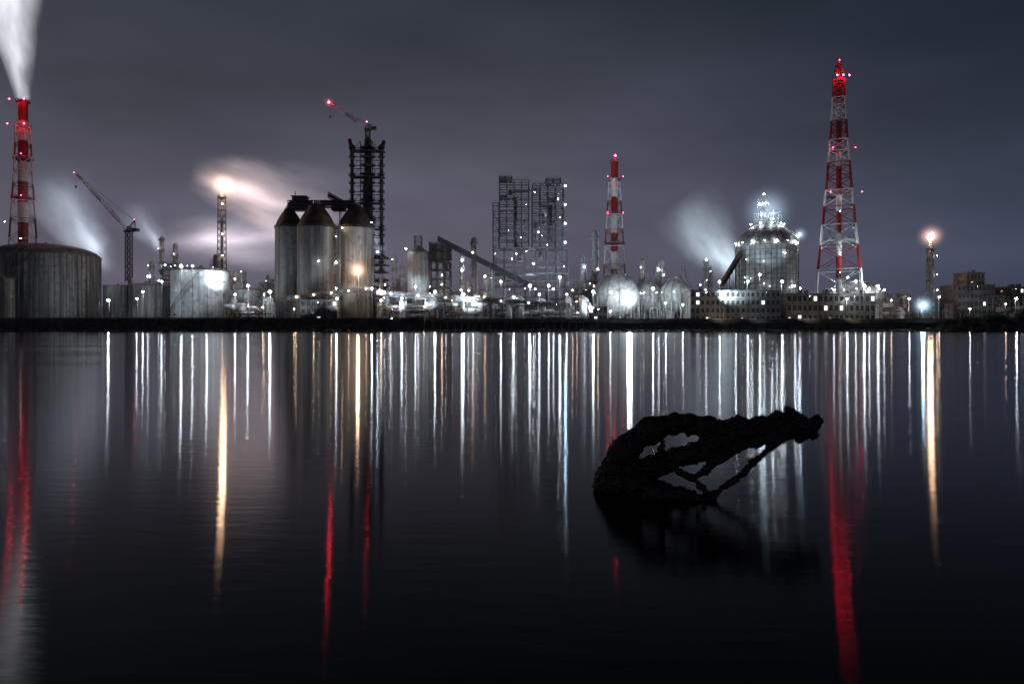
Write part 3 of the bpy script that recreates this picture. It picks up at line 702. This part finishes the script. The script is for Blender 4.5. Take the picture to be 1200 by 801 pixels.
# added fill spots in housings, put in to brighten the plant
def fill_spot(pos,tgt,kw,col=(.9,.96,1.0),ang=100):
    p=P(*pos); t=P(*tgt); p.z=max(p.z,GZ+1.5)
    mb=MB('added_fill_fixture'); d=(t-p).normalized()
    mb.tube([(p.x,p.y,GZ),tuple(p-d*.5)],.15,'steel_grey',8); mb.bar(p-d*.7,p-d*.25,1.0,'steel_dark',.8); o=mb.obj()
    ld=bpy.data.lights.new('added_fill_lamp','SPOT'); ld.energy=kw*1000; ld.color=col; ld.spot_size=math.radians(ang); ld.spot_blend=.8; ld.shadow_soft_size=.4
    lo=bpy.data.objects.new('added_fill_lamp',ld); scene.collection.objects.link(lo); lo.parent=o
    lo.location=p; lo.rotation_mode='QUATERNION'; lo.rotation_quaternion=d.to_track_quat('-Z','Y')
C=(.80,.91,1.0); W_=(1.0,.80,.58)
for a in [((-20,366,400),(10,330,440),2.5,C),((116,340,408),(92,325,432),8,C),((160,360,400),(170,330,430),5,C),((205,368,398),(222,330,430),4,C),((262,345,402),(250,320,430),6,C),((262,330,420),(210,300,462),28,C),
          ((290,360,408),(290,320,445),20,C),((352,366,400),(362,320,430),6,C),((398,366,404),(388,300,430),14,C),((449,345,410),(428,300,432),34,C),((425,335,408),(417,310,430),6,W_),
          ((465,362,406),(470,310,440),32,C),((500,362,406),(495,300,440),28,C),((548,362,406),(550,310,450),38,C),((590,355,415),(605,260,475),90,C),((668,340,430),(645,260,475),130,(.65,.82,1)),
          ((690,362,408),(705,320,460),30,C),((748,358,408),(735,330,440),10,C),((775,362,410),(775,320,460),24,C),((815,345,425),(830,310,470),24,C),((848,352,404),(880,300,440),52,(.66,.85,1)),((945,345,414),(905,280,440),55,(.66,.85,1)),
          ((845,372,398),(845,352,412),2.2,W_,150),((888,372,398),(888,352,412),1.2,C,150),((950,372,399),(950,352,414),1.5,W_,150),((1000,372,399),(1000,352,414),1.5,W_,150),((1030,350,430),(1005,330,450),16,C),((1060,362,410),(1060,340,450),10,W_),
          ((1145,364,430),(1145,330,455),5,C),((75,335,440),(27,200,470),90,C,70),((-15,345,430),(27,200,470),60,C,70),((752,345,465),(720,240,500),80,C,70),((690,340,470),(720,240,500),30,C,70),
          ((940,350,425),(983,200,450),170,C,80),((1035,350,425),(983,200,450),190,C,80),((983,350,415),(983,120,450),150,C,60),
          ((260,330,435),(260,260,450),20,W_),((620,355,520),(620,270,492),90,C),((530,345,470),(530,310,492),30,W_)]:
    fill_spot(*a)

# ------------------------------------------------------------------ steam
def plume(name,a,b,r0,r1,dens,col,em,power=1.0,nscale=.06,warp=8,tipfade=.25,col2=None,start=.02,contrast=3.0,sz=.45):
    a=Vector(a); b=Vector(b); L_=(b-a).length
    n=24; vs=[];fs=[]
    pad=warp*.28
    for z,r in ((0,r0+(pad if start>.05 else .5)),(L_,r1+pad)):
        for k in range(n): t=2*math.pi*k/n; vs.append((r*math.cos(t),r*math.sin(t),z))
    for k in range(n): fs.append((k,(k+1)%n,n+(k+1)%n,n+k))
    fs.append(tuple(range(n))[::-1]); fs.append(tuple(range(n,2*n)))
    me=bpy.data.meshes.new(name); me.from_pydata(vs,[],fs); me.update()
    o=bpy.data.objects.new(name,me); scene.collection.objects.link(o)
    o.rotation_mode='QUATERNION'; o.rotation_quaternion=(b-a).to_track_quat('Z','Y'); o.location=a
    m,nt,out=nmat(name+'_vapour'); N=nt.nodes.new; LK=nt.links.new
    def M(op,x,y=None,clamp=False):
        q=N('ShaderNodeMath'); q.operation=op; q.use_clamp=clamp
        for i,v in enumerate((x,y)):
            if v is None: continue
            if isinstance(v,(int,float)): q.inputs[i].default_value=v
            else: LK(v,q.inputs[i])
        return q.outputs[0]
    tc=N('ShaderNodeTexCoord'); no=N('ShaderNodeTexNoise'); no.inputs['Scale'].default_value=nscale; no.inputs['Detail'].default_value=4; no.inputs['Roughness'].default_value=.6
    mp=N('ShaderNodeMapping'); mp.inputs['Scale'].default_value=(1,1,sz); LK(tc.outputs['Object'],mp.inputs[0]); LK(mp.outputs[0],no.inputs['Vector'])
    sp=N('ShaderNodeSeparateXYZ'); LK(tc.outputs['Object'],sp.inputs[0])
    sn=N('ShaderNodeSeparateColor'); LK(no.outputs['Color'],sn.inputs[0])
    t=M('DIVIDE',sp.outputs[2],L_,True)
    R=M('ADD',M('MULTIPLY',t,r1-r0),r0)
    wt=M('MULTIPLY',M('ADD',M('MULTIPLY',t,.8),.2 if start>.05 else 0.0),warp)
    x=M('ADD',sp.outputs[0],M('MULTIPLY',M('SUBTRACT',sn.outputs[0],.5),wt)); y=M('ADD',sp.outputs[1],M('MULTIPLY',M('SUBTRACT',sn.outputs[1],.5),wt))
    rr=M('SQRT',M('ADD',M('MULTIPLY',x,x),M('MULTIPLY',y,y)))
    f=M('SUBTRACT',1.0,M('DIVIDE',rr,M('MULTIPLY',R,.95)),True); f=M('POWER',f,power)
    nf=M('MULTIPLY',M('SUBTRACT',sn.outputs[2],.38),contrast,True)
    fade=M('MULTIPLY',M('POWER',M('DIVIDE',M('SUBTRACT',1.0,t),tipfade,True),1.5),M('POWER',M('DIVIDE',t,start,True),1.5))
    dd=M('MULTIPLY',M('MULTIPLY',f,fade),M('ADD',M('MULTIPLY',nf,.9),.12))
    dd=M('DIVIDE',dd,M('ADD',M('MULTIPLY',R,1/r0*.6),.4))
    e=N('ShaderNodeEmission'); LK(M('MULTIPLY',dd,em),e.inputs[1])  # emission stands in for city and lamp light scattered by the steam
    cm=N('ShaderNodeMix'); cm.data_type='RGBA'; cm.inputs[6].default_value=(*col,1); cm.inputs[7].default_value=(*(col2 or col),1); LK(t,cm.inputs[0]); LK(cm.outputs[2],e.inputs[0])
    ab=N('ShaderNodeVolumeAbsorption'); ab.inputs[0].default_value=(.6,.6,.6,1); LK(M('MULTIPLY',dd,dens),ab.inputs['Density'])
    ad=N('ShaderNodeAddShader'); LK(e.outputs[0],ad.inputs[0]); LK(ab.outputs[0],ad.inputs[1]); LK(ad.outputs[0],out.inputs['Volume'])
    me.materials.append(m)
    return o
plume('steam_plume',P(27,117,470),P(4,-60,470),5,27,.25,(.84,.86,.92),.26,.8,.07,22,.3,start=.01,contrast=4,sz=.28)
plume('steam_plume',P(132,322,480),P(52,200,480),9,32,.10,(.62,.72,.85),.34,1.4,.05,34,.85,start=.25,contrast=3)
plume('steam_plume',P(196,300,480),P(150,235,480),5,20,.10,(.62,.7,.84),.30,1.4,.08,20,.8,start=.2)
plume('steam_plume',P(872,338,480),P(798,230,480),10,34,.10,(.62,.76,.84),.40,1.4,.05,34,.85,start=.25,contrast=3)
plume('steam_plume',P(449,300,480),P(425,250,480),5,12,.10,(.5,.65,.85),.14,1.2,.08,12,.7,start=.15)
plume('flare_smoke_glow',P(222,202,458),P(415,266,500),16,44,.05,(1.0,.74,.66),.26,1.4,.04,60,.85,(.58,.50,.58),start=.22,contrast=3.5,sz=.35)  # flare's orange light on the cloud is put into its emission colour
plume('flare_smoke_glow',P(175,284,500),P(400,272,500),16,32,.05,(.75,.66,.72),.20,1.4,.04,48,.7,start=.35,sz=.3)

# ------------------------------------------------------------------ driftwood
def wood():
    chains=[
     [(706,625,6.95,24),(711,585,6.9,22),(716,560,6.85,19),(730,533,6.8,17),(752,510,6.75,15),(782,498,6.7,12.5),(815,497,6.65,12),(846,506,6.6,15),(882,505,6.6,15),(910,497,6.6,12),(930,497,6.6,17),(948,500,6.6,12),(961,489,6.6,5)],
     [(852,512,6.6,15),(826,527,6.6,13),(800,533,6.62,11),(775,543,6.68,14),(745,556,6.72,17),(722,572,6.75,22),(715,610,6.75,24)],
     [(738,566,6.6,18),(762,574,6.5,16),(790,580,6.45,14),(812,584,6.42,9),(830,586,6.4,6)],
     [(925,508,6.55,8),(907,520,6.5,4.5),(893,533,6.48,3),(872,552,6.45,3),(850,570,6.42,3.5),(834,583,6.4,5),(826,606,6.4,6)],
     [(925,500,6.55,12),(900,512,6.55,9),(868,520,6.55,8),(842,538,6.52,7),(824,552,6.5,4),(816,558,6.5,2)],
     [(936,492,6.6,8),(927,483,6.6,6),(922,477,6.6,3)],[(940,510,6.6,7),(934,518,6.6,3)],
     [(948,505,6.6,8),(957,512,6.6,4)],[(905,492,6.6,6),(916,484,6.6,5)],
     [(784,540,6.6,6),(795,552,6.55,5),(812,560,6.5,3),(822,570,6.45,4),(832,580,6.42,4)],
     [(880,545,6.46,3),(876,537,6.46,2)],[(760,545,6.7,5),(772,530,6.7,4),(778,516,6.72,2)],
     [(870,495,6.6,8),(862,488,6.6,3)],[(826,530,6.6,7),(832,545,6.58,2)],[(790,486,6.7,4),(800,490,6.7,4)],
    ]
    mb=MB('driftwood_log')
    for c in chains:
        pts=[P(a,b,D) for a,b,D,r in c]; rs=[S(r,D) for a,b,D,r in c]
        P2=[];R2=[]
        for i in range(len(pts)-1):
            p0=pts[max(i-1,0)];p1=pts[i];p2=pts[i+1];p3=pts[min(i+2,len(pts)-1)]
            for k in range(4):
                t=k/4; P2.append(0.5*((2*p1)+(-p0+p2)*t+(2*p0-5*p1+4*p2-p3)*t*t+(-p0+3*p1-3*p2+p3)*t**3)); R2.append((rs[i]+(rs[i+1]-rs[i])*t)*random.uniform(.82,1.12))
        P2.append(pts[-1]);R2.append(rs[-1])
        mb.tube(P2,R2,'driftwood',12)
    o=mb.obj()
    rm=o.modifiers.new('r','REMESH'); rm.mode='VOXEL'; rm.voxel_size=.009; rm.use_smooth_shade=True
    t1=bpy.data.textures.new('c1','CLOUDS'); t1.noise_scale=.12; t1.noise_depth=3
    d1=o.modifiers.new('d1','DISPLACE'); d1.texture=t1; d1.strength=.065; d1.mid_level=.5; d1.texture_coords='GLOBAL'
    t2=bpy.data.textures.new('c2','CLOUDS'); t2.noise_scale=.03; t2.noise_depth=3
    d2=o.modifiers.new('d2','DISPLACE'); d2.texture=t2; d2.strength=.035; d2.mid_level=.5; d2.texture_coords='GLOBAL'
wood()

# ------------------------------------------------------------------ night sky
wd=bpy.data.worlds.new('World'); scene.world=wd; wd.use_nodes=True; nt=wd.node_tree; nt.nodes.clear(); N=nt.nodes.new; L=nt.links.new
out=N('ShaderNodeOutputWorld'); bg=N('ShaderNodeBackground'); L(bg.outputs[0],out.inputs[0])
tc=N('ShaderNodeTexCoord'); sp=N('ShaderNodeSeparateXYZ'); L(tc.outputs['Generated'],sp.inputs[0])
r=N('ShaderNodeValToRGB'); el=r.color_ramp.elements
el[0].position=0; el[0].color=(.128,.116,.158,1); el[1].position=1; el[1].color=(.003,.004,.007,1)
for p,c in ((.10,(.123,.113,.154)),(.20,(.098,.095,.128)),(.30,(.062,.065,.086)),(.40,(.034,.040,.054)),(.5,(.017,.021,.030)),(.65,(.005,.007,.011))):
    e=el.new(p); e.color=(*c,1)
L(sp.outputs[2],r.inputs[0])
mp=N('ShaderNodeMapping'); mp.inputs['Scale'].default_value=(1.6,1.6,5.0); mp.inputs['Rotation'].default_value=(0,.12,0); L(tc.outputs['Generated'],mp.inputs[0])
no=N('ShaderNodeTexNoise'); no.inputs['Scale'].default_value=1.3; no.inputs['Detail'].default_value=4; no.inputs['Roughness'].default_value=.45; L(mp.outputs[0],no.inputs['Vector'])
mr=N('ShaderNodeMapRange'); mr.inputs['From Min'].default_value=.3; mr.inputs['From Max'].default_value=.7; mr.inputs['To Min'].default_value=.70; mr.inputs['To Max'].default_value=1.25; L(no.outputs[0],mr.inputs[0])
mr2=N('ShaderNodeMapRange'); mr2.inputs['From Min'].default_value=.0; mr2.inputs['From Max'].default_value=.6; L(sp.outputs[0],mr2.inputs[0])
tint=N('ShaderNodeMix'); tint.data_type='RGBA'; tint.inputs[6].default_value=(1,1,1,1); tint.inputs[7].default_value=(.44,.58,.68,1); L(mr2.outputs[0],tint.inputs[0])
m1=N('ShaderNodeMix'); m1.data_type='RGBA'; m1.blend_type='MULTIPLY'; m1.inputs[0].default_value=1; L(r.outputs[0],m1.inputs[6]); L(tint.outputs[2],m1.inputs[7])
m2=N('ShaderNodeVectorMath'); m2.operation='SCALE'; L(m1.outputs[2],m2.inputs[0]); L(mr.outputs[0],m2.inputs['Scale'])
sk=N('ShaderNodeTexSky'); sk.sky_type='NISHITA'; sk.sun_disc=False; sk.sun_elevation=math.radians(-6); sk.sun_rotation=math.radians(200)
m3=N('ShaderNodeVectorMath'); m3.operation='SCALE'; L(sk.outputs[0],m3.inputs[0]); m3.inputs['Scale'].default_value=.02
m4=N('ShaderNodeVectorMath'); m4.operation='ADD'; L(m2.outputs[0],m4.inputs[0]); L(m3.outputs[0],m4.inputs[1])
L(m4.outputs[0],bg.inputs[0]); bg.inputs[1].default_value=1.0

# ------------------------------------------------------------------ camera
cd=bpy.data.cameras.new('camera'); cam=bpy.data.objects.new('camera',cd); scene.collection.objects.link(cam)
cd.sensor_width=36; cd.lens=24; cd.clip_end=20000; cd.clip_start=.1; cd.shift_y=-15.5/1200
cam.location=(0,0,CAMZ); cam.rotation_euler=(math.radians(90),0,0); scene.camera=cam
scene.view_settings.view_transform='Standard'; scene.view_settings.look='None'; scene.view_settings.exposure=0
